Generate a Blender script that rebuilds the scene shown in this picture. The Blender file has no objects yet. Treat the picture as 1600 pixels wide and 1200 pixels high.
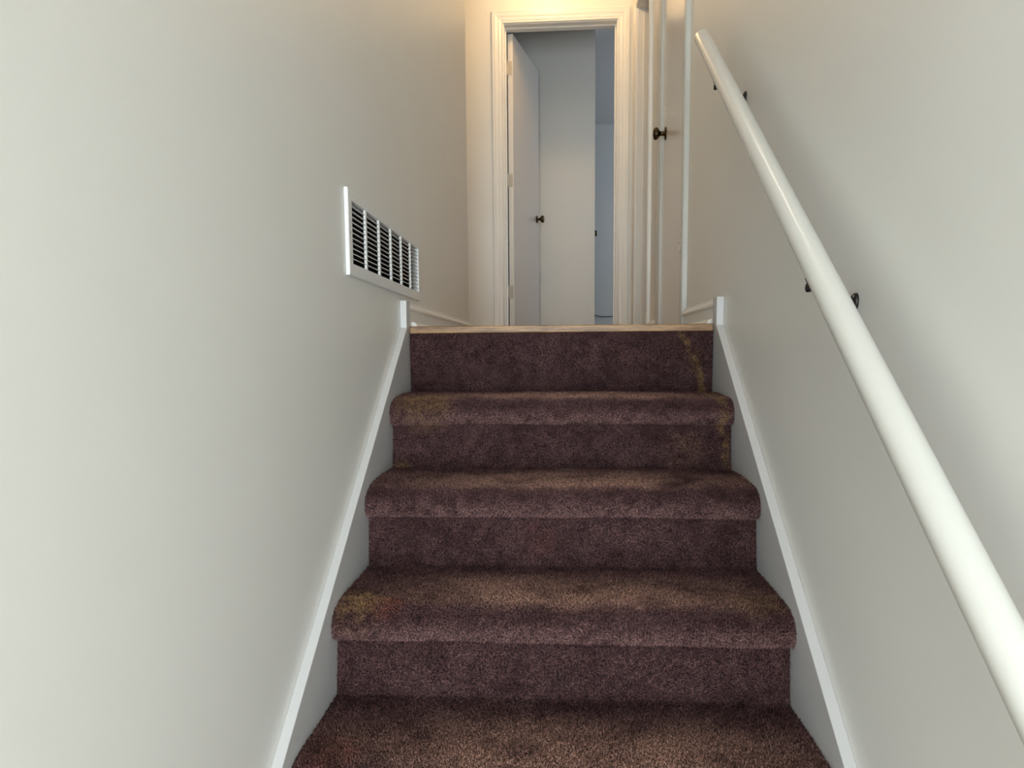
import bpy, bmesh, math, random
from mathutils import Vector, Matrix, noise
random.seed(7)
D = bpy.data
SC = bpy.context.scene
COL = SC.collection

# ------------------------------------------------------------------ camera
F_PX, CY_PX = 1130.0, 664.0
YAW, PITCH, ROLL = 0.0678, 0.0988, -0.0074
CAM = Vector((0.0043, -2.1688, -0.0714))
def cam_axes():
    fwd = Vector((-math.sin(YAW), math.cos(YAW), 0)); right = Vector((math.cos(YAW), math.sin(YAW), 0)); up = Vector((0, 0, 1))
    f2 = fwd*math.cos(PITCH) - up*math.sin(PITCH); u2 = up*math.cos(PITCH) + fwd*math.sin(PITCH)
    r3 = right*math.cos(ROLL) + u2*math.sin(ROLL); u3 = u2*math.cos(ROLL) - right*math.sin(ROLL)
    return r3, u3, f2
r3, u3, f2 = cam_axes()
cd = D.cameras.new('camera'); cam = D.objects.new('camera', cd); COL.objects.link(cam)
cd.sensor_fit = 'HORIZONTAL'; cd.sensor_width = 36; cd.lens = F_PX*36/1600; cd.shift_y = (CY_PX-600)/1600
cd.clip_start = 0.02
cam.matrix_world = Matrix(((r3.x, u3.x, -f2.x, CAM.x), (r3.y, u3.y, -f2.y, CAM.y), (r3.z, u3.z, -f2.z, CAM.z), (0, 0, 0, 1)))
SC.camera = cam

# ------------------------------------------------------------------ world, daylight, exposure
wd = D.worlds.new('world'); SC.world = wd; wd.use_nodes = True
wd.node_tree.nodes['Background'].inputs[0].default_value = (0.75, 0.85, 1.0, 1)
wd.node_tree.nodes['Background'].inputs[1].default_value = 0.6
SC.view_settings.view_transform = 'Standard'; SC.view_settings.look = 'None'
SC.view_settings.gamma = 1; SC.view_settings.use_curve_mapping = False
SC.view_settings.exposure = 0.22
def area(name, loc, target, sx, sy, power, color):
    l = D.lights.new(name, 'AREA'); l.shape = 'RECTANGLE'; l.size = sx; l.size_y = sy; l.energy = power; l.color = color
    o = D.objects.new(name, l); COL.objects.link(o); o.location = loc
    o.rotation_euler = (Vector(target)-Vector(loc)).to_track_quat('-Z', 'Y').to_euler()
    return o
# daylight through the glazed front door at the foot of the stairs, and through the window of the far bedroom
area('daylight_front_door', (0.15, -5.4, -0.32), (0.15, 0, -0.32), 1.9, 2.1, 200, (0.86, 0.955, 1.0))
area('daylight_bedroom', (2.5, 4.9, 1.35), (0, 4.9, 1.35), 1.2, 1.2, 15, (0.66, 0.80, 1.0))

# ------------------------------------------------------------------ sizes
XL, XR = -0.4695, 0.4705          # stair walls
HW = 0.4493                       # half width between the skirts
RUN, RISE = 0.2641, 0.19
YC = 1.58                         # outside corner of the left wall
YB = 2.72                         # hall back wall
WT = 0.12
CEIL = 2.44
LOWC = 0.90                       # ceiling of the lower room behind the photographer
FOY = -1.52                       # foyer floor
YF = -5.5
YW = -2.45                        # where the stair walls open into the wider foyer                        # front wall
SL = RISE/RUN

# ------------------------------------------------------------------ node helpers
def mat(name, col, rough=0.5, metal=0.0, spec=0.5):
    m = D.materials.new(name); m.use_nodes = True
    b = m.node_tree.nodes['Principled BSDF']
    b.inputs['Base Color'].default_value = (*col, 1); b.inputs['Roughness'].default_value = rough
    b.inputs['Metallic'].default_value = metal; b.inputs['Specular IOR Level'].default_value = spec
    return m, m.node_tree, b
def nd(t, typ, **kw):
    n = t.nodes.new(typ)
    for k, v in kw.items(): setattr(n, k, v)
    return n
def math_n(t, op, a, b=None, c=None, clamp=False):
    n = nd(t, 'ShaderNodeMath', operation=op); n.use_clamp = clamp
    for i, v in enumerate((a, b, c)):
        if v is None: continue
        if isinstance(v, (int, float)): n.inputs[i].default_value = v
        else: t.links.new(v, n.inputs[i])
    return n.outputs[0]
def mix_n(t, fac, a, b, mode='MIX'):
    n = nd(t, 'ShaderNodeMix', data_type='RGBA', blend_type=mode)
    for sock, v in ((n.inputs[0], fac), (n.inputs[6], a), (n.inputs[7], b)):
        if isinstance(v, (int, float)): sock.default_value = v
        elif isinstance(v, tuple): sock.default_value = (*v, 1)
        else: t.links.new(v, sock)
    return n.outputs[2]
def noise_n(t, vec, scale, detail=2, rough=0.5):
    n = nd(t, 'ShaderNodeTexNoise'); n.inputs['Scale'].default_value = scale
    n.inputs['Detail'].default_value = detail; n.inputs['Roughness'].default_value = rough
    t.links.new(vec, n.inputs['Vector']); return n.outputs['Fac']
def ramp_n(t, fac, a, b):
    n = nd(t, 'ShaderNodeMapRange', interpolation_type='SMOOTHSTEP')
    t.links.new(fac, n.inputs['Value']); n.inputs['From Min'].default_value = a; n.inputs['From Max'].default_value = b
    return n.outputs['Result']
def bump_n(t, b, h, strength, dist):
    n = nd(t, 'ShaderNodeBump'); n.inputs['Strength'].default_value = strength; n.inputs['Distance'].default_value = dist
    t.links.new(h, n.inputs['Height']); t.links.new(n.outputs[0], b.inputs['Normal'])
def paint(name, col, rough, orange=0.10, var=0.02):
    m, t, b = mat(name, col, rough)
    pos = nd(t, 'ShaderNodeNewGeometry').outputs['Position']
    v = noise_n(t, pos, 3.0, 3)
    c = mix_n(t, v, tuple(x*(1-var) for x in col), tuple(min(1, x*(1+var)) for x in col))
    t.links.new(c, b.inputs['Base Color'])
    n1 = noise_n(t, pos, 260, 2); n2 = noise_n(t, pos, 14, 2)
    bump_n(t, b, math_n(t, 'ADD', math_n(t, 'MULTIPLY', n1, 0.15), n2), orange, 0.004)
    return m
M = {}
M['wall'] = paint('wall_paint', (0.79, 0.79, 0.76), 0.40)
M['wall_hall'] = M['wall']
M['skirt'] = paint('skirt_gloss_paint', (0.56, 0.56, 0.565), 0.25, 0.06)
M['trim_shaded'] = paint('trim_paint_shaded', (0.58, 0.59, 0.56), 0.30, 0.06)  # trim colour greyed: the dimmer light on the closet casing is painted in
M['trim'] = paint('trim_gloss_paint', (0.86, 0.86, 0.83), 0.30, 0.06)
M['door'] = paint('door_paint', (0.80, 0.78, 0.74), 0.22, 0.03)
M['ceiling'] = paint('ceiling_paint', (0.8, 0.8, 0.78), 0.8, 0.2)
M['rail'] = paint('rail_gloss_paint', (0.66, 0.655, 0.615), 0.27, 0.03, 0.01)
M['grille'] = paint('grille_enamel', (0.78, 0.79, 0.79), 0.35, 0.02)
M['hinge'] = paint('painted_hinge', (0.56, 0.53, 0.46), 0.35, 0.1, 0.1)
M['brass'] = mat('antique_brass', (0.075, 0.052, 0.027), 0.26, 1.0)[0]
M['black'] = mat('black_iron', (0.012, 0.011, 0.010), 0.42, 0.3)[0]
M['steel'] = mat('zinc_screw', (0.55, 0.55, 0.53), 0.3, 1.0)[0]
M['cable'] = mat('black_cable', (0.015, 0.015, 0.018), 0.5)[0]
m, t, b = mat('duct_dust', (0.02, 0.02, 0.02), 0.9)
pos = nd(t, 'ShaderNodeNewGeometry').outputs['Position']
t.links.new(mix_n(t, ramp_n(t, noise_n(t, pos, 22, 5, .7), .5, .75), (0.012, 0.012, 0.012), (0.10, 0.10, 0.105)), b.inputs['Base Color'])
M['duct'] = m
# oak
def oak(name, a, c, sc):
    m, t, b = mat(name, a, 0.45)
    co = nd(t, 'ShaderNodeNewGeometry').outputs['Position']
    mp = nd(t, 'ShaderNodeMapping'); mp.inputs['Scale'].default_value = sc; t.links.new(co, mp.inputs['Vector'])
    n1 = noise_n(t, mp.outputs[0], 9, 6, .65); n2 = noise_n(t, mp.outputs[0], 40, 3, .7)
    k = math_n(t, 'ADD', math_n(t, 'MULTIPLY', n1, 0.7), math_n(t, 'MULTIPLY', n2, 0.3))
    t.links.new(mix_n(t, ramp_n(t, k, .36, .62), a, c), b.inputs['Base Color'])
    bump_n(t, b, n2, 0.15, 0.002)
    return m
M['oak'] = oak('oak_nosing_wood', (0.12, 0.055, 0.018), (0.33, 0.185, 0.07), (0.9, 14, 14))
M['oak_floor'] = oak('oak_floor_wood', (0.22, 0.12, 0.05), (0.42, 0.26, 0.12), (9, 1, 9))
# carpet: plum pile, worn brown along the walked line, a few old stains
def carpet_mat(name, tuft):
    m, t, b = mat(name, (0.06, 0.03, 0.03), 0.95, 0, 0.05)
    pos = nd(t, 'ShaderNodeNewGeometry').outputs['Position']
    sep = nd(t, 'ShaderNodeSeparateXYZ'); t.links.new(pos, sep.inputs[0]); X, Y, Z = sep.outputs
    big = noise_n(t, pos, 9, 4, .6); mid = noise_n(t, pos, 32, 3, .6); fine = noise_n(t, pos, 310, 2, .6)
    dark, lite = (0.039, 0.0178, 0.0187), (0.086, 0.0445, 0.045)
    k = math_n(t, 'ADD', math_n(t, 'MULTIPLY', big, 0.45), math_n(t, 'MULTIPLY', mid, 0.55))
    c = mix_n(t, ramp_n(t, k, .32, .70), dark, lite)
    # wear on the treads, strengthened to stand in for overhead light: along the front third, strongest in the middle
    u = math_n(t, 'FRACT', math_n(t, 'MULTIPLY', Y, -1/RUN))
    zl = math_n(t, 'ADD', Z, math_n(t, 'MULTIPLY', math_n(t, 'ADD', math_n(t, 'FLOOR', math_n(t, 'MULTIPLY', Y, -1/RUN)), 1.0), RISE))   # height above the tread
    w = math_n(t, 'MULTIPLY', ramp_n(t, u, .06, .70), ramp_n(t, zl, -.030, .002))
    w = math_n(t, 'MULTIPLY', w, math_n(t, 'SUBTRACT', 1.0, ramp_n(t, zl, .03, .06)))
    w = math_n(t, 'MULTIPLY', w, math_n(t, 'SUBTRACT', 1.0, ramp_n(t, math_n(t, 'ADD', u, math_n(t, 'MULTIPLY', math_n(t, 'SUBTRACT', mid, .5), .25)), .84, 1.0)))
    nose = math_n(t, 'MULTIPLY', ramp_n(t, zl, .112, .122), math_n(t, 'SUBTRACT', 1.0, ramp_n(t, zl, .128, .172)))
    nose = math_n(t, 'MULTIPLY', nose, math_n(t, 'SUBTRACT', 1.0, ramp_n(t, u, .09, .13)))
    nose = math_n(t, 'MULTIPLY', nose, ramp_n(t, mid, .25, .6))
    nose = math_n(t, 'MAXIMUM', nose, math_n(t, 'MULTIPLY', math_n(t, 'MULTIPLY', ramp_n(t, u, .955, .975), ramp_n(t, zl, -.068, -.060)), math_n(t, 'SUBTRACT', 1.0, ramp_n(t, zl, -.056, -.046))))
    nose = math_n(t, 'MULTIPLY', nose, math_n(t, 'SUBTRACT', 1.0, ramp_n(t, Y, -.2, -.15)))
    ctr = math_n(t, 'SUBTRACT', 1.0, ramp_n(t, math_n(t, 'ABSOLUTE', math_n(t, 'SUBTRACT', X, .03)), .12, .44))
    w = math_n(t, 'MULTIPLY', w, math_n(t, 'ADD', math_n(t, 'MULTIPLY', ctr, .72), .28))
    w = math_n(t, 'MULTIPLY', w, ramp_n(t, big, .22, .60))
    c = mix_n(t, math_n(t, 'MULTIPLY', nose, .75), c, (0.155, 0.088, 0.084))
    c = mix_n(t, math_n(t, 'MULTIPLY', w, .85), c, (0.262, 0.148, 0.112))
    def spot(cx, cy, cz, r, col, amt, cc):
        d = nd(t, 'ShaderNodeVectorMath', operation='DISTANCE'); t.links.new(pos, d.inputs[0]); d.inputs[1].default_value = (cx, cy, cz)
        f = math_n(t, 'SUBTRACT', 1.0, ramp_n(t, d.outputs['Value'], r*.25, r))
        f = math_n(t, 'MULTIPLY', math_n(t, 'MULTIPLY', f, ramp_n(t, mid, .3, .65)), amt)
        return mix_n(t, f, cc, col)
    gold, rust = (0.26, 0.155, 0.055), (0.20, 0.05, 0.025)
    for a in ((-.36, -.24, -.195, .11, gold, .5), (-.43, -.25, -.39, .05, gold, .4), (-.41, -.76, -.58, .08, gold, .5),
              (-.345, -.77, -.58, .05, rust, .38), (-.05, -.52, -.50, .06, rust, .14), (-.39, -1.0, -.765, .07, rust, .25),
              (.33, -.26, -.33, .08, gold, .1), (.02, -.29, -.4, .05, (0.2, 0.16, 0.13), .6), (.40, -.74, -.575, .08, gold, .25),
              (-.255, -.80, -.69, .035, (0.02, 0.012, 0.012), .8), (.0, -.80, -.715, .04, (0.02, 0.012, 0.012), .7)):
        c = spot(*a[:5], a[5], c)
    # old spill that ran down the right end of the top risers
    wob = math_n(t, 'MULTIPLY', math_n(t, 'SUBTRACT', noise_n(t, pos, 14, 3), .5), .16)
    sx = math_n(t, 'ABSOLUTE', math_n(t, 'SUBTRACT', math_n(t, 'ADD', X, wob), math_n(t, 'SUBTRACT', .388, math_n(t, 'MULTIPLY', Z, .14))))
    st = math_n(t, 'SUBTRACT', 1.0, ramp_n(t, sx, .006, .024))
    st = math_n(t, 'MULTIPLY', st, math_n(t, 'MULTIPLY', ramp_n(t, Z, -.42, -.30), ramp_n(t, mid, .35, .6)))
    c = mix_n(t, math_n(t, 'MULTIPLY', st, .38), c, (0.26, 0.16, 0.05))
    if tuft:
        rnd = nd(t, 'ShaderNodeObjectInfo').outputs['Random']
        g_ = ramp_n(t, fine, .34, .68)
        val = math_n(t, 'ADD', math_n(t, 'ADD', math_n(t, 'MULTIPLY', math_n(t, 'POWER', rnd, 2.0), .9), math_n(t, 'MULTIPLY', g_, 1.5)), .18)
    else:
        val = math_n(t, 'ADD', math_n(t, 'MULTIPLY', ramp_n(t, fine, .34, .68), 1.5), .18)
    cv = nd(t, 'ShaderNodeCombineColor'); [t.links.new(val, cv.inputs[i]) for i in range(3)]
    c = mix_n(t, 1.0, c, cv.outputs[0], 'MULTIPLY')
    t.links.new(c, b.inputs['Base Color'])
    b.inputs['Sheen Weight'].default_value = 0.08; b.inputs['Sheen Roughness'].default_value = 0.5
    b.inputs['Sheen Tint'].default_value = (0.7, 0.5, 0.5, 1)
    if not tuft: bump_n(t, b, fine, 0.8, 0.004)
    return m
M['carpet'] = carpet_mat('carpet_backing', False)
M['tuft'] = carpet_mat('carpet_tuft', True)

# ------------------------------------------------------------------ mesh helpers
def tag(o, label=None, cat=None, group=None, kind=None):
    if label: o['label'] = label
    if cat: o['category'] = cat
    if group: o['group'] = group
    if kind: o['kind'] = kind
    return o
def link(name, me, material, parent=None, smooth=False):
    if material: me.materials.clear(); me.materials.append(M[material])
    if smooth:
        for p in me.polygons: p.use_smooth = True
    o = D.objects.new(name, me); COL.objects.link(o)
    if parent: o.parent = parent
    return o
def bm_obj(name, bm, material, parent=None, smooth=False):
    bmesh.ops.recalc_face_normals(bm, faces=bm.faces)
    me = D.meshes.new(name); bm.to_mesh(me); bm.free()
    return link(name, me, material, parent, smooth)
def add_box(bm, x0, x1, y0, y1, z0, z1, bevel=0):
    mtx = Matrix.Translation(((x0+x1)/2, (y0+y1)/2, (z0+z1)/2)) @ Matrix.Diagonal((x1-x0, y1-y0, z1-z0, 1))
    r = bmesh.ops.create_cube(bm, size=1, matrix=mtx)
    if bevel:
        es = list({e for v in r['verts'] for e in v.link_edges})
        bmesh.ops.bevel(bm, geom=es, offset=bevel, segments=2, affect='EDGES', profile=.5)
def boxes(name, lst, material, parent=None, bevel=0):
    bm = bmesh.new()
    for b_ in lst: add_box(bm, *b_, bevel=bevel)
    return bm_obj(name, bm, material, parent)
def empty(name, loc):
    o = D.objects.new(name, None); COL.objects.link(o); o.location = loc; o.empty_display_size = .05; return o
def put(child, parent):
    """parent while keeping world coordinates in the mesh"""
    child.parent = parent; child.matrix_parent_inverse = Matrix.Translation(-parent.location); return child
def lathe(bm, prof, axis_o, axis_d, seg=24):
    """prof: list of (distance along axis, radius)"""
    d = Vector(axis_d).normalized(); a = d.orthogonal().normalized(); c = d.cross(a); o = Vector(axis_o)
    rings = []
    for s, r in prof:
        rings.append([bm.verts.new(o + d*s + (a*math.cos(2*math.pi*i/seg) + c*math.sin(2*math.pi*i/seg))*max(r, 1e-5)) for i in range(seg)])
    for p, q in zip(rings, rings[1:]):
        for i in range(seg): bm.faces.new((p[i], p[(i+1) % seg], q[(i+1) % seg], q[i]))
    bm.faces.new(rings[0]); bm.faces.new(rings[-1])
def tube(bm, pts, r, seg=12):
    pts = [Vector(p) for p in pts]; rings = []
    up = Vector((0.13, 0.71, 0.69)).normalized()
    for i, p in enumerate(pts):
        d = (pts[min(i+1, len(pts)-1)] - pts[max(i-1, 0)]).normalized()
        a = (up - d*up.dot(d)).normalized(); c = d.cross(a)
        rr = r[i] if isinstance(r, (list, tuple)) else r
        rings.append([bm.verts.new(p + (a*math.cos(2*math.pi*k/seg) + c*math.sin(2*math.pi*k/seg))*rr) for k in range(seg)])
    for p, q in zip(rings, rings[1:]):
        for i in range(seg): bm.faces.new((p[i], p[(i+1) % seg], q[(i+1) % seg], q[i]))
    bm.faces.new(rings[0]); bm.faces.new(rings[-1])
def prism(bm, poly, x0, x1):
    """poly in (y, z), extruded along x"""
    a = [bm.verts.new((x0, y, z)) for y, z in poly]; c = [bm.verts.new((x1, y, z)) for y, z in poly]
    n = len(poly)
    for i in range(n): bm.faces.new((a[i], a[(i+1) % n], c[(i+1) % n], c[i]))
    bm.faces.new(a); bm.faces.new(c)
def bevel_all(o, w, seg=2):
    md = o.modifiers.new('bevel', 'BEVEL'); md.width = w; md.segments = seg; md.limit_method = 'ANGLE'; md.angle_limit = math.radians(40)

# ------------------------------------------------------------------ the shell
VY0, VY1, VZ0, VZ1 = -0.553, 0.222, 0.122, 0.279       # hole behind the grille
S = lambda o, label: tag(o, label, None, None, 'structure')
x0, x1 = XL-WT, XL
S(boxes('wall_left', [(x0, x1, YW, VY0, FOY, CEIL), (x0, x1, VY1, YC, FOY, CEIL), (x0, x1, VY0, VY1, FOY, VZ0), (x0, x1, VY0, VY1, VZ1, CEIL)], 'wall'),
  'off-white painted wall on the left of the stairs')
S(boxes('wall_hall', [(-2.6, XL-WT, YC-WT, YC, 0, CEIL)], 'wall'), 'off-white hall wall round the left corner')
DB0, DB1 = 0.672, 1.278                                # closet door opening (right wall)
DA0, DA1 = 1.785, 2.456                                # side doorway (right wall)
HB = 2.04
HA = 1.992
x0, x1 = XR, XR+WT
S(boxes('wall_right', [(x0, x1, YW, DB0-.012, FOY, CEIL), (x0, x1, DB0-.012, DB1+.012, HB+.012, CEIL), (x0, x1, DB1+.012, DA0-.012, 0, CEIL),
                       (x0, x1, DA0-.012, DA1+.012, HA+.012, CEIL), (x0, x1, DA1+.012, YB, 0, CEIL)], 'wall'),
  'off-white painted wall on the right carrying the handrail')
BX0, BX1 = -0.360, 0.364                               # back doorway clear opening
S(boxes('wall_back', [(-2.6, BX0-.012, YB, YB+WT, 0, CEIL), (BX1+.012, 2.6, YB, YB+WT, 0, CEIL), (BX0-.012, BX1+.012, YB, YB+WT, HB+.012, CEIL)], 'wall'),
  'cream lit wall around the doorway at the end of the hall')
S(boxes('wall_partition', [(-2.6, 0.2765, 3.78, 3.88, 0, CEIL)], 'wall'), 'beige wall seen straight through the open doorway')
S(boxes('wall_far', [(-2.6, 2.6, 6.17, 6.29, 0, CEIL)], 'wall'), 'blue-grey far bedroom wall in the narrow gap beyond the doorway')
S(boxes('wall_outer', [(2.6, 2.72, 0, 6.29, 0, CEIL)], 'wall'), 'outer wall of the rooms on the right')
S(boxes('wall_side', [(-2.72, -2.6, YC-WT, 6.29, 0, CEIL)], 'wall'), 'end wall of the hall and bedroom on the left')
S(boxes('wall_closet', [(XR+WT, 2.6, -0.02, 0.08, 0, CEIL), (XR+WT, 2.6, 1.45, 1.55, 0, CEIL)], 'wall'), 'hidden walls beside the closet')
FX0, FX1 = -1.3, 1.6
S(boxes('wall_front', [(FX0, FX1, YF-.1, YF, FOY, CEIL)], 'wall'), 'front wall of the entry at the foot of the stairs')
S(boxes('wall_foyer', [(FX0-.1, FX0, YF, YW, FOY, CEIL), (FX1, FX1+.1, YF, YW, FOY, CEIL), (FX0-.1, XL-WT, YW, YW+.1, FOY, CEIL), (XR+WT, FX1+.1, YW, YW+.1, FOY, CEIL)], 'wall'), 'side walls of the entry behind the photographer')
S(boxes('floor', [(XL-.03, 2.6, 0.012, 6.2, -.05, 0.0085), (-2.6, XL-.03, YC-WT, 6.2, -.05, 0.0085)], 'oak_floor'), 'oak floor of the upper landing and rooms')
S(boxes('floor_foyer', [(FX0, FX1, YF, YW, FOY-.1, FOY), (XL, XR, YW, -1.9, FOY-.1, FOY)], 'oak_floor'), 'oak floor at the foot of the stairs')
S(boxes('ceiling', [(-2.72, 2.72, YC-WT, 6.29, CEIL, CEIL+.1), (XL-WT, 2.72, YW, YC-WT, CEIL, CEIL+.1), (FX0-.1, FX1+.1, YF-.1, YW+.1, LOWC, LOWC+.1), (XL-WT, XR+WT, YW, YW+.1, LOWC, CEIL)], 'ceiling'), 'white ceiling over stairs and hall')

def window_frame(name, lst, label): return S(boxes(name, lst, 'trim', None, .004), label)
window_frame('window_1', [(-.90, -.80, YF, YF+.06, -1.48, .83), (1.10, 1.20, YF, YF+.06, -1.48, .83), (-.80, 1.10, YF, YF+.06, .73, .83), (-.80, 1.10, YF, YF+.06, -1.48, -1.38), (.12, .18, YF, YF+.05, -1.38, .73)],
             'white frame of the glazed patio door behind the photographer')
window_frame('window_2', [(2.54, 2.6, 4.22, 4.30, .67, 2.03), (2.54, 2.6, 5.50, 5.58, .67, 2.03), (2.54, 2.6, 4.30, 5.50, 1.95, 2.03), (2.54, 2.6, 4.30, 5.50, .67, .75)],
             'white window frame in the far bedroom')

# ------------------------------------------------------------------ skirts along the stairs and baseboards
SK = 0.033                                             # cap line: z = SK + SL*y
def skirt(name, xw, xi, label):
    yE = -0.038
    yB = -1.95
    poly = [(yB, FOY), (yB, SK+SL*yB), (yE, SK+SL*yE), (yE, 0.086), (0.0125, 0.086), (0.0125, -0.30), (-0.35, FOY)]
    bm = bmesh.new(); prism(bm, poly, min(xw, xi), max(xw, xi))
    o = bm_obj(name, bm, 'skirt'); bevel_all(o, 0.0018)
    return S(o, label)
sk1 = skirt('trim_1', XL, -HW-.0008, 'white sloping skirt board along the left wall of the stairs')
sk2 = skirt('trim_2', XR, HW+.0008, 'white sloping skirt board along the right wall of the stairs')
BBP = [(0, 0.0085), (0.012, 0.0085), (0.012, 0.060), (0.0195, 0.064), (0.0195, 0.070), (0.015, 0.074), (0.011, 0.080), (0.011, 0.084), (0.006, 0.087), (0, 0.087)]
SHOE = [(0.012, 0.0085), (0.028, 0.0085), (0.028, 0.014), (0.0255, 0.021), (0.020, 0.026), (0.012, 0.027)]
def run_profile(bm, prof, p0, p1, nrm):
    """profile (out, z) swept straight from p0 to p1 (xy), out along nrm"""
    n = Vector(nrm)
    A = [bm.verts.new((p0[0]+n.x*w, p0[1]+n.y*w, z)) for w, z in prof]; B = [bm.verts.new((p1[0]+n.x*w, p1[1]+n.y*w, z)) for w, z in prof]
    k = len(prof)
    for i in range(k): bm.faces.new((A[i], A[(i+1) % k], B[(i+1) % k], B[i]))
    bm.faces.new(A); bm.faces.new(B)
def baseboard(name, segs, label):
    root = None
    for i, (p0, p1, n, sh) in enumerate(segs):
        bm = bmesh.new(); run_profile(bm, BBP, p0, p1, n)
        o = bm_obj(name if i == 0 else 'board', bm, 'trim', root)
        if i == 0: root = o
        bm = bmesh.new(); a = Vector(p0); c = Vector(p1); a2 = a + (c-a).normalized()*sh
        run_profile(bm, SHOE, a2, c, n); bm_obj('shoe_moulding', bm, 'trim', root)
    return S(root, label)
baseboard('baseboard_left', [((XL, 0.013), (XL, YC+.012), (1, 0), .06), ((XL, YC), (-2.6, YC), (0, 1), .0)],
          'white baseboard with moulded top on the landing below the grille')
baseboard('baseboard_right', [((XR, 0.013), (XR, DB0-.086), (-1, 0), .045), ((XR, DB1+.086), (XR, DA0-.086), (-1, 0), 0), ((XR, DA1+.086), (XR, YB), (-1, 0), 0)],
          'white baseboard with moulded top on the landing below the handrail end')
baseboard('baseboard_back', [((-2.6, YB), (BX0-.09, YB), (0, -1), 0), ((BX1+.09, YB), (XR-.02, YB), (0, -1), 0)], 'white baseboard on the wall of the end doorway')
baseboard('baseboard_far', [((-2.6, 6.17), (2.6, 6.17), (0, -1), 0)], 'baseboard of the far bedroom wall')

# ------------------------------------------------------------------ casings (mitred, colonial profile)
CP = [(0, 0), (0, .010), (.004, .0125), (.010, .0105), (.013, .0085), (.016, .012), (.024, .0145), (.030, .0150), (.0335, .0125), (.037, .0155),
      (.050, .0185), (.0585, .0185), (.0605, .0155), (.0635, .018), (.070, .018), (.074, .015), (.074, 0)]
def casing(name, a0, a1, ztop, plane, label, zb=0.0085, parent=None, material='trim'):
    """a0..a1 the opening; plane(a, out, z) -> world"""
    bm = bmesh.new(); rows = []
    for w, tt in CP:
        rows.append([bm.verts.new(plane(a, tt, z)) for a, z in ((a0-w, zb), (a0-w, ztop+w), (a1+w, ztop+w), (a1+w, zb))])
    for p, q in zip(rows, rows[1:]):
        for i in range(3): bm.faces.new((p[i], p[i+1], q[i+1], q[i]))
    bm.faces.new([r[0] for r in rows]); bm.faces.new([r[3] for r in rows])
    o = bm_obj(name, bm, material, parent)
    return S(o, label) if not parent else o
def jambs(name, lst, parent, bevel=.0012): return boxes(name, lst, 'trim', parent, bevel)
RV = .006
back_plane = lambda a, o_, z: (a, YB-o_, z)
right_plane = lambda a, o_, z: (XR-o_, a, z)
c1 = casing('trim_3', BX0-RV, BX1+RV, HB+RV, back_plane, 'cream moulded casing around the open doorway at the end of the hall')
jambs('jamb', [(BX0-.012, BX0, YB+.0005, YB+WT, .0085, HB)], c1); jambs('jamb', [(BX1, BX1+.012, YB+.0005, YB+WT, .0085, HB)], c1)
jambs('head_jamb', [(BX0-.012, BX1+.012, YB+.0005, YB+WT, HB, HB+.012)], c1)
jambs('door_stop', [(BX0+.0002, BX0+.010, YB+.045, YB+.080, .0085, HB-.010)], c1)
jambs('door_stop', [(BX1-.010, BX1-.0002, YB+.045, YB+.080, .0085, HB-.010)], c1)
jambs('door_stop', [(BX0+.0002, BX1-.0002, YB+.045, YB+.080, HB-.010, HB-.0002)], c1)
c2 = casing('trim_4', DB0-RV, DB1+RV, HB+RV, right_plane, 'moulded casing, its colour darkened for shade, around the closed narrow door on the right', material='trim_shaded')
jambs('jamb', [(XR+.0005, XR+WT, DB0-.012, DB0, .0085, HB)], c2); jambs('jamb', [(XR+.0005, XR+WT, DB1, DB1+.012, .0085, HB)], c2)
jambs('head_jamb', [(XR+.0005, XR+WT, DB0-.012, DB1+.012, HB, HB+.012)], c2)
c3 = casing('trim_5', DA0-RV, DA1+RV, HA+RV, right_plane, 'cream moulded casing of the side doorway between door and hall corner')
jambs('jamb', [(XR+.0005, XR+WT, DA0-.012, DA0, .0085, HA)], c3); jambs('jamb', [(XR+.0005, XR+WT, DA1, DA1+.012, .0085, HA)], c3)
jambs('head_jamb', [(XR+.0005, XR+WT, DA0-.012, DA1+.012, HA, HA+.012)], c3)
jambs('door_stop', [(XR+.036, XR+.072, DA1-.010, DA1-.0002, .0085, HA-.010)], c3)
jambs('door_stop', [(XR+.036, XR+.072, DA0+.0002, DA1-.0002, HA-.010, HA-.0002)], c3)

# ------------------------------------------------------------------ doors
KNOB = [(0, .0275), (.003, .0285), (.0055, .026), (.0075, .018), (.009, .0105), (.022, .0095), (.027, .0115), (.032, .019), (.038, .0255), (.045, .0275), (.051, .0255), (.055, .020), (.0572, .010), (.0575, .002)]
def knob(parent, loc, d):
    bm = bmesh.new(); lathe(bm, KNOB[3:], loc, d, 28); k = bm_obj('knob', bm, 'brass', None, True); put(k, parent)
    bm = bmesh.new(); lathe(bm, [(-.0008, .027)] + KNOB[:4], loc, d, 28); r = bm_obj('rosette', bm, 'brass', None, True)
    r.parent = k; tag(k, 'dark antique brass knob'); return k
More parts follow.
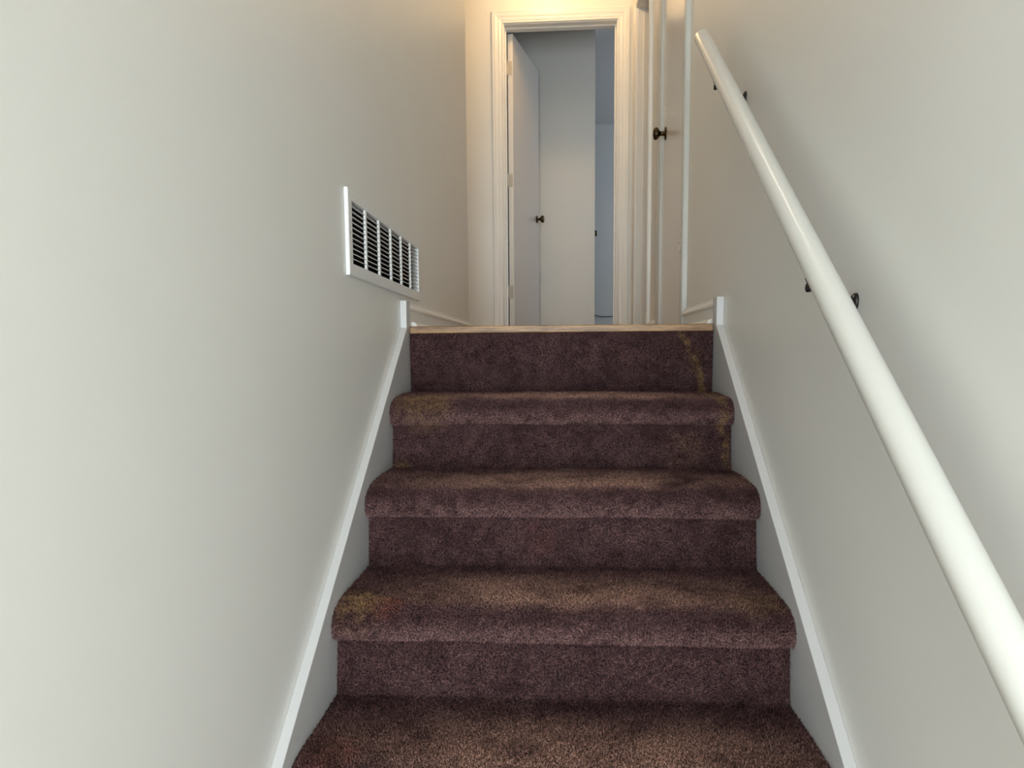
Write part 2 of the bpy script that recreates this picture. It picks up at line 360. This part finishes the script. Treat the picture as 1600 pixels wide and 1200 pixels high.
# open leaf of the end doorway: hinged left, swung into the bedroom
LH = Vector((BX0+.005, YB+WT+.004, 0)); LF = Vector((-0.170, 3.50, 0))
ax = (LF - Vector((LH.x+.035, LH.y, 0))); ax.z = 0; LW = ax.length; ax.normalize(); nx = Vector((ax.y, -ax.x, 0))   # nx: towards +x
leaf = empty('door_1', LH)
def leaf_box(name, u0, u1, v0, v1, z0, z1, material, bevel=.0015):
    bm = bmesh.new(); add_box(bm, u0, u1, v0, v1, z0, z1, bevel)
    o = LH
    for v in bm.verts:
        p = o + ax*v.co.x + nx*v.co.y; v.co = Vector((p.x, p.y, v.co.z))
    return put(bm_obj(name, bm, material), leaf)
leaf_box('leaf', 0, LW, .0085, .0435, .022, 2.032, 'door')
for zc in (1.815, 1.09, 0.345):
    h = leaf_box('hinge_leaf', -.0022, .0002, -.003, .038, zc-.044, zc+.044, 'hinge', .0008)
    bm = bmesh.new(); lathe(bm, [(0, .004), (.004, .0062), (.084, .0062), (.088, .004)], LH + nx*-.004 + ax*-.004 + Vector((0, 0, zc-.044)), (0, 0, 1), 12)
    kb = bm_obj('knuckle', bm, 'hinge', None, True); kb.parent = h
    for k in (-.025, 0, .025):
        bm = bmesh.new(); lathe(bm, [(0, .0032), (.0006, .0026)], LH + nx*(.022 + (.007 if k == 0 else 0)) + ax*-.0022 + Vector((0, 0, zc+k)), -ax, 10)
        s_ = bm_obj('screw', bm, 'steel'); s_.parent = h
knob(leaf, LH + ax*(LW-.06) + nx*.0435 + Vector((0, 0, .935)), nx)
knob(leaf, LH + ax*(LW-.06) + nx*.0085 + Vector((0, 0, .935)), -nx)
tag(leaf, 'flat white door standing open in the end doorway', None, None, 'structure')
# closed narrow closet door in the right wall
dr = empty('door_2', (XR, DB0, 0))
put(boxes('leaf', [(XR+.001, XR+.036, DB0+.003, DB1-.003, .020, HB-.004)], 'door', None, .0015), dr)
put(boxes('back_stop', [(XR+.037, XR+.072, DB0+.0005, DB0+.010, .0085, HB-.001), (XR+.037, XR+.072, DB1-.010, DB1-.0005, .0085, HB-.001)], 'trim'), dr)
for zc in (1.80, 0.350):
    bm = bmesh.new()
    cx, cy_ = XR-.0115, DB0+.001
    lathe(bm, [(0, .0045), (.003, .0062), (.030, .0062), (.0305, .0045), (.0315, .0045), (.032, .0062), (.058, .0062), (.0585, .0045), (.0595, .0045), (.060, .0062), (.087, .0062), (.090, .0045)],
          (cx, cy_, zc-.045), (0, 0, 1), 14)
    h = put(bm_obj('hinge_knuckle', bm, 'hinge', None, True), dr); tag(h, 'painted hinge knuckle')
    hl = boxes('hinge_leaf', [(XR-.0095, XR+.001, DB0+.001, DB0+.0035, zc-.045, zc+.045)], 'hinge'); hl.parent = h
knob(dr, (XR+.001, 1.200, .897), (-1, 0, 0))
tag(dr, 'closed narrow painted door with dark knob in the right wall', None, None, 'structure')
# bedroom door folded back behind the partition: only its knob shows past the edge
d3 = empty('door_3', (0.235, 3.89, 0))
put(boxes('leaf', [(0.238, 0.273, 3.884, 4.60, .02, 2.03)], 'door', None, .0015), d3)
knob(d3, (0.273, 4.53, 1.00), (1, 0, 0))
tag(d3, 'bedroom door behind the beige wall showing only its dark knob', None, None, 'structure')

# ------------------------------------------------------------------ carpeted stairs
stairs = empty('staircase', (0, -1.0, FOY))
tag(stairs, 'flight of stairs in worn plum carpet between white skirt boards', 'staircase')
def pile(o, density):
    md = o.modifiers.new('pile', 'NODES'); md.node_group = PILE
    md[PILE_ID] = density
def pile_group():
    g = D.node_groups.new('carpet_pile', 'GeometryNodeTree')
    g.interface.new_socket('Geometry', in_out='INPUT', socket_type='NodeSocketGeometry')
    s = g.interface.new_socket('Density', in_out='INPUT', socket_type='NodeSocketFloat'); s.default_value = 100000
    g.interface.new_socket('Geometry', in_out='OUTPUT', socket_type='NodeSocketGeometry')
    N = g.nodes; L = g.links
    gi = N.new('NodeGroupInput'); go = N.new('NodeGroupOutput')
    dp = N.new('GeometryNodeDistributePointsOnFaces'); dp.distribute_method = 'RANDOM'
    L.new(gi.outputs[0], dp.inputs['Mesh']); L.new(gi.outputs[1], dp.inputs['Density'])
    cone = N.new('GeometryNodeMeshCone'); cone.fill_type = 'NONE'
    cone.inputs['Vertices'].default_value = 4; cone.inputs['Radius Top'].default_value = .0004
    cone.inputs['Radius Bottom'].default_value = .0010; cone.inputs['Depth'].default_value = .0048
    sm = N.new('GeometryNodeSetMaterial'); sm.inputs['Material'].default_value = M['tuft']
    L.new(cone.outputs['Mesh'], sm.inputs['Geometry'])
    ip = N.new('GeometryNodeInstanceOnPoints')
    L.new(dp.outputs['Points'], ip.inputs['Points']); L.new(sm.outputs[0], ip.inputs['Instance'])
    rv = N.new('FunctionNodeRandomValue'); rv.data_type = 'FLOAT_VECTOR'
    rv.inputs[0].default_value = (-.6, -.6, -3.1); rv.inputs[1].default_value = (.6, .6, 3.1)
    rr = N.new('FunctionNodeRotateRotation'); rr.rotation_space = 'LOCAL'
    e2r = N.new('FunctionNodeEulerToRotation'); L.new(rv.outputs[0], e2r.inputs[0])
    L.new(dp.outputs['Rotation'], rr.inputs[0]); L.new(e2r.outputs[0], rr.inputs[1]); L.new(rr.outputs[0], ip.inputs['Rotation'])
    rs = N.new('FunctionNodeRandomValue'); rs.data_type = 'FLOAT'; rs.inputs[2].default_value = .6; rs.inputs[3].default_value = 1.25; rs.inputs['Seed'].default_value = 3
    L.new(rs.outputs[1], ip.inputs['Scale'])
    L.new(ip.outputs[0], go.inputs[0])
    return g, s.identifier
PILE, PILE_ID = pile_group()
TREAD = [(.002, -.0005), (-.03, .0), (-.07, .0005), (-.11, .001), (-.15, .001), (-.19, .0005), (-.222, -.001), (-.245, -.0045), (-.262, -.011), (-.274, -.0205), (-.2805, -.032),
         (-.282, -.044), (-.2800, -.055), (-.2745, -.0625), (-.266, -.0655), (-.2450, -.0650)]
RISER = [(-.2475, -.060), (-.2490, -.09), (-.2520, -.12), (-.2560, -.15), (-.2595, -.175), (-.2612, -.1905)]
def sheet(name, prof, k, wob, parent, dens, thick):
    """carpet surface: profile (dy, dz) below riser k, across the stair, with soft unevenness"""
    nx_ = 90; bm = bmesh.new(); rows = []
    for j, (dy, dz) in enumerate(prof):
        row = []
        for i in range(nx_+1):
            x = -HW + 2*HW*i/nx_
            y = dy - RUN*k; z = dz - RISE*(k+1)
            n = noise.noise(Vector((x*3.1, y*7+k*3.7, z*7))) * wob + noise.noise(Vector((x*9, y*17+k, z*17))) * wob*.35
            e = min(1, (HW-abs(x))/.06)
            yy, zz = y - n*.35, z + n*.9
            if j == 0: yy, zz = y, z + n*.4
            zz -= (1-e)**2*.0; row.append(bm.verts.new((x, yy, zz)))
        rows.append(row)
    for p, q in zip(rows, rows[1:]):
        for i in range(nx_): bm.faces.new((p[i], p[i+1], q[i+1], q[i]))
    # close the back so the piece has thickness
    back = [[bm.verts.new((v.co.x, v.co.y + (thick if name == 'riser' else 0), v.co.z - (0 if name == 'riser' else thick))) for v in (r[0], r[-1])] for r in rows]
    if name == 'riser':
        for a, c in zip(range(len(rows)-1), range(1, len(rows))):
            bm.faces.new((back[a][0], back[a][1], back[c][1], back[c][0]))
    else:
        bm.faces.new([r[0] for r in rows]); bm.faces.new([r[-1] for r in rows])
        for r_ in (): pass
    for r in back:
        for v in r:
            if not v.link_faces: bm.verts.remove(v)
    o = bm_obj(name, bm, 'carpet', None, True)
    # outward normals: risers face -y, treads face up
    me = o.data
    want = Vector((0, -1, 0)) if name == 'riser' else Vector((0, 0, 1))
    if me.polygons[nx_//2].normal.dot(want) < 0: me.flip_normals()
    put(o, stairs)
    if dens:
        pl_ = D.objects.new('carpet_pile', me); COL.objects.link(pl_); pl_.parent = o; pl_['kind'] = 'stuff'
        pile(pl_, dens)
    return o
TOPR = [(-.0005, .0), (-.0015, -.05), (-.001, -.10), (.0005, -.15), (.0008, -.190)]
DENS = 110000
# top riser below the oak nosing (profile given from the landing, k = -1 shifts it)
sheet('riser', [(y_-RUN, z_-.0085+.0) for y_, z_ in TOPR], -1, .002, stairs, DENS, .01)
for k in range(7):
    seen = k < 5
    sheet('tread', TREAD, k, .006 if k == 0 else .0045, stairs, DENS if seen else 0, .02)
    sheet('riser', RISER, k, .0025, stairs, DENS if k < 4 else 0, .01)
# oak nosing at the landing edge
bm = bmesh.new(); add_box(bm, -HW+.002, HW-.002, -.012, .0115, -.0105, .0105, .0025)
put(bm_obj('nosing', bm, 'oak'), stairs)['label'] = 'worn oak nosing strip along the landing edge'
# wooden carcass under the carpet
poly = [(.0115, -.0105)]
for k in range(7):
    poly += [(.0115+(.020 if k else 0)-RUN*k, -RISE*(k+1)-.026), (.0315-RUN*(k+1), -RISE*(k+1)-.026)]
poly = [(y_, z_) for y_, z_ in poly] + [(.0315-RUN*7, FOY), (.0115, FOY)]
bm = bmesh.new(); prism(bm, poly, -HW+.001, HW-.001); put(bm_obj('carcass', bm, 'oak_floor'), stairs)

# ------------------------------------------------------------------ return-air grille in the left wall
vg = empty('vent_grille', (XL, -.166, .104))
tag(vg, 'white louvred return air grille in the left wall above the landing', 'vent')
GY0, GY1, GZ0, GZ1 = -.572, .240, .104, .294
OY0, OY1, OZ0, OZ1 = -.544, .213, .131, .270
GX = XL+.0090
bm = bmesh.new()
rings = []
for (y0, y1, z0, z1, x) in ((GY0, GY1, GZ0, GZ1, XL+.0004), (GY0, GY1, GZ0, GZ1, GX-.002), (GY0+.002, GY1-.002, GZ0+.002, GZ1-.002, GX), (OY0, OY1, OZ0, OZ1, GX), (OY0, OY1, OZ0, OZ1, XL-.012)):
    rings.append([bm.verts.new((x, y, z)) for y, z in ((y0, z0), (y1, z0), (y1, z1), (y0, z1))])
for p, q in zip(rings, rings[1:]):
    for i in range(4): bm.faces.new((p[i], p[(i+1) % 4], q[(i+1) % 4], q[i]))
put(bm_obj('frame', bm, 'grille'), vg)
NS = 12; pitch = (OZ1-OZ0)/NS
bm = bmesh.new()
a = math.radians(24)
add_box(bm, -.014, 0, OY0, OY1, -.0011, .0011, .0004)
bmesh.ops.rotate(bm, verts=bm.verts, cent=(0, 0, 0), matrix=Matrix.Rotation(a, 3, 'Y'))
sl = bm_obj('slat', bm, 'grille'); sl.location = (GX-.0012, 0, OZ0+pitch*1)
slats = [sl]
for i in range(2, NS):
    c = sl.copy(); COL.objects.link(c); c.location = (GX-.0012, 0, OZ0+pitch*i); slats.append(c)
for s_ in slats: s_.parent = vg; s_.matrix_parent_inverse = Matrix.Translation(-vg.location)
cw = (OY1-OY0+.0175)/6
for i in range(1, 6):
    yb = OY0 + cw*i - .0175
    put(boxes('mullion', [(GX-.006, GX-.0002, yb+.003, yb+.0145, OZ0, OZ1)], 'grille', None, .0008), vg)
for (y, z) in ((GY0+.0095, .199), (GY1-.012, .199)):
    bm = bmesh.new(); lathe(bm, [(-.001, .004), (.0006, .0038), (.0018, .002), (.002, .0004)], (GX, y, z), (1, 0, 0), 14)
    put(bm_obj('screw', bm, 'steel', None, True), vg)
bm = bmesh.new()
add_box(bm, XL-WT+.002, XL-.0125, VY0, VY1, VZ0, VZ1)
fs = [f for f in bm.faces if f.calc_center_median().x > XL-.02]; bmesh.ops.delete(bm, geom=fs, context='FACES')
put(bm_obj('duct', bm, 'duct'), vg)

# ------------------------------------------------------------------ handrail
RS = 0.757; RX = 0.400; RR = .0215
def rail_z(y): return -.0284 + RS*(y+1.1157)
adir = Vector((0, 1, RS)).normalized(); ndir = Vector((0, adir.z, -adir.y))      # along, and square to the rail downwards
hr = empty('handrail', (RX, -1.0, rail_z(-1.0)))
tag(hr, 'round white painted wooden handrail on black brackets along the right wall', 'handrail')
bm = bmesh.new()
pA = Vector((RX, -.010, rail_z(-.010))); L_ = (Vector((RX, -1.93, rail_z(-1.93)))-pA).length
lathe(bm, [(0, RR-.006), (.002, RR-.003), (.006, RR-.0005), (.010, RR)] + [(.01+(L_-.02)*i/24, RR) for i in range(1, 25)] + [(L_-.002, RR-.003), (L_, RR-.006)], pA, -adir, 40)
put(bm_obj('rail', bm, 'rail', None, True), hr)
for yf in (-1.010, -.268):
    f0 = Vector((RX, yf, rail_z(yf)))
    P = lambda x, n, s=0: Vector((x, f0.y, f0.z)) + ndir*n + adir*s
    bm = bmesh.new()
    path = [P(XR-.004, .061), P(.450, .062), P(.438, .061), P(.425, .058), P(.417, .050), P(.4135, .040), P(.4115, .0210)]
    tube(bm, path, [.0085, .0065, .006, .006, .006, .0065, .0075], 12)
    br = put(bm_obj('bracket', bm, 'black', None, True), hr); tag(br, 'black metal rail bracket')
    bm = bmesh.new(); lathe(bm, [(0, .0135), (.003, .0135), (.0055, .0115), (.0075, .007)], P(XR-.0002, .061), (-1, 0, 0), 24)
    for v in bm.verts:                                    # oval, taller than wide
        d = v.co - P(XR, .061); s_ = d.dot(ndir); v.co += ndir*s_*.35
    pl = bm_obj('wall_plate', bm, 'black', None, True); pl.parent = br
    for s_ in (-1, 1):
        bm = bmesh.new(); lathe(bm, [(0, .0035), (.0012, .003), (.0018, .001)], P(XR-.0048, .061+.0125*s_), (-1, 0, 0), 10)
        c = bm_obj('screw', bm, 'steel', None, True); c.parent = br
    bm = bmesh.new(); n_ = 14                              # saddle strap hugging the underside
    ring = []
    for i in range(n_+1):
        th = math.radians(-38 + 120*i/n_)
        row = []
        for rr_, ss in ((RR+.0002, -.008), (RR+.0028, -.008), (RR+.0028, .008), (RR+.0002, .008)):
            row.append(bm.verts.new(P(RX + math.sin(th)*rr_, math.cos(th)*rr_, ss)))
        ring.append(row)
    for p, q in zip(ring, ring[1:]):
        for i in range(4): bm.faces.new((p[i], p[(i+1) % 4], q[(i+1) % 4], q[i]))
    bm.faces.new(ring[0]); bm.faces.new(ring[-1])
    c = bm_obj('saddle', bm, 'black', None, True); c.parent = br
    bm = bmesh.new(); lathe(bm, [(0, .0045), (.012, .0045), (.0125, .0068), (.018, .0070), (.0192, .0058)], P(RX+.007, .0305), Vector((-1, 0, 0)), 16)
    c = bm_obj('clamp_bolt', bm, 'black', None, True); c.parent = br

# ------------------------------------------------------------------ bedroom odds and ends
pts = []
for i in range(41):
    u_ = i/40; x = .25 + .9*u_
    pts.append((x, 6.16-.004, .335 + .075*max(0, 1-u_*3.2)**2 - .004*math.sin(u_*9)))
bm = bmesh.new(); tube(bm, pts, .004, 8)
tag(bm_obj('cable', bm, 'cable', None, True), 'thin black cable drooping along the far blue-grey bedroom wall', 'cable')

# ------------------------------------------------------------------ hall ceiling light (just above the frame)
lamp = empty('ceiling_light', (-.08, 2.17, CEIL))
tag(lamp, 'round warm ceiling light in the upper hall', 'lamp')
bm = bmesh.new(); lathe(bm, [(0, .085), (.02, .085), (.03, .06), (.032, .03)], (-.08, 2.17, CEIL-.0005), (0, 0, -1), 28); put(bm_obj('base', bm, 'brass', None, True), lamp)
m, t, b = mat('warm_glass', (1, .9, .7), .4); b.inputs['Emission Color'].default_value = (1.0, 0.62, 0.28, 1); b.inputs['Emission Strength'].default_value = 58
M['glow'] = m
bm = bmesh.new(); bmesh.ops.create_uvsphere(bm, u_segments=24, v_segments=14, radius=.075, matrix=Matrix.Translation((-.08, 2.17, CEIL-.105)))
put(bm_obj('globe', bm, 'glow', None, True), lamp)
# globe light over the head of the stairs (above the frame)
stair_lamp = empty('ceiling_light', (0, .15, CEIL))
tag(stair_lamp, 'round ceiling light over the head of the stairs', 'lamp')
bm = bmesh.new(); lathe(bm, [(0, .10), (.02, .10), (.03, .07), (.032, .03)], (0, .15, CEIL-.0005), (0, 0, -1), 28); put(bm_obj('base', bm, 'brass', None, True), stair_lamp)
m, t, b = mat('stair_lamp_glass', (1, .95, .85), .4); b.inputs['Emission Color'].default_value = (1.0, 0.85, 0.66, 1); b.inputs['Emission Strength'].default_value = 26
M['glow_stair'] = m
bm = bmesh.new(); bmesh.ops.create_uvsphere(bm, u_segments=24, v_segments=14, radius=.09, matrix=Matrix.Translation((0, .15, CEIL-.12)))
put(bm_obj('globe', bm, 'glow_stair', None, True), stair_lamp)
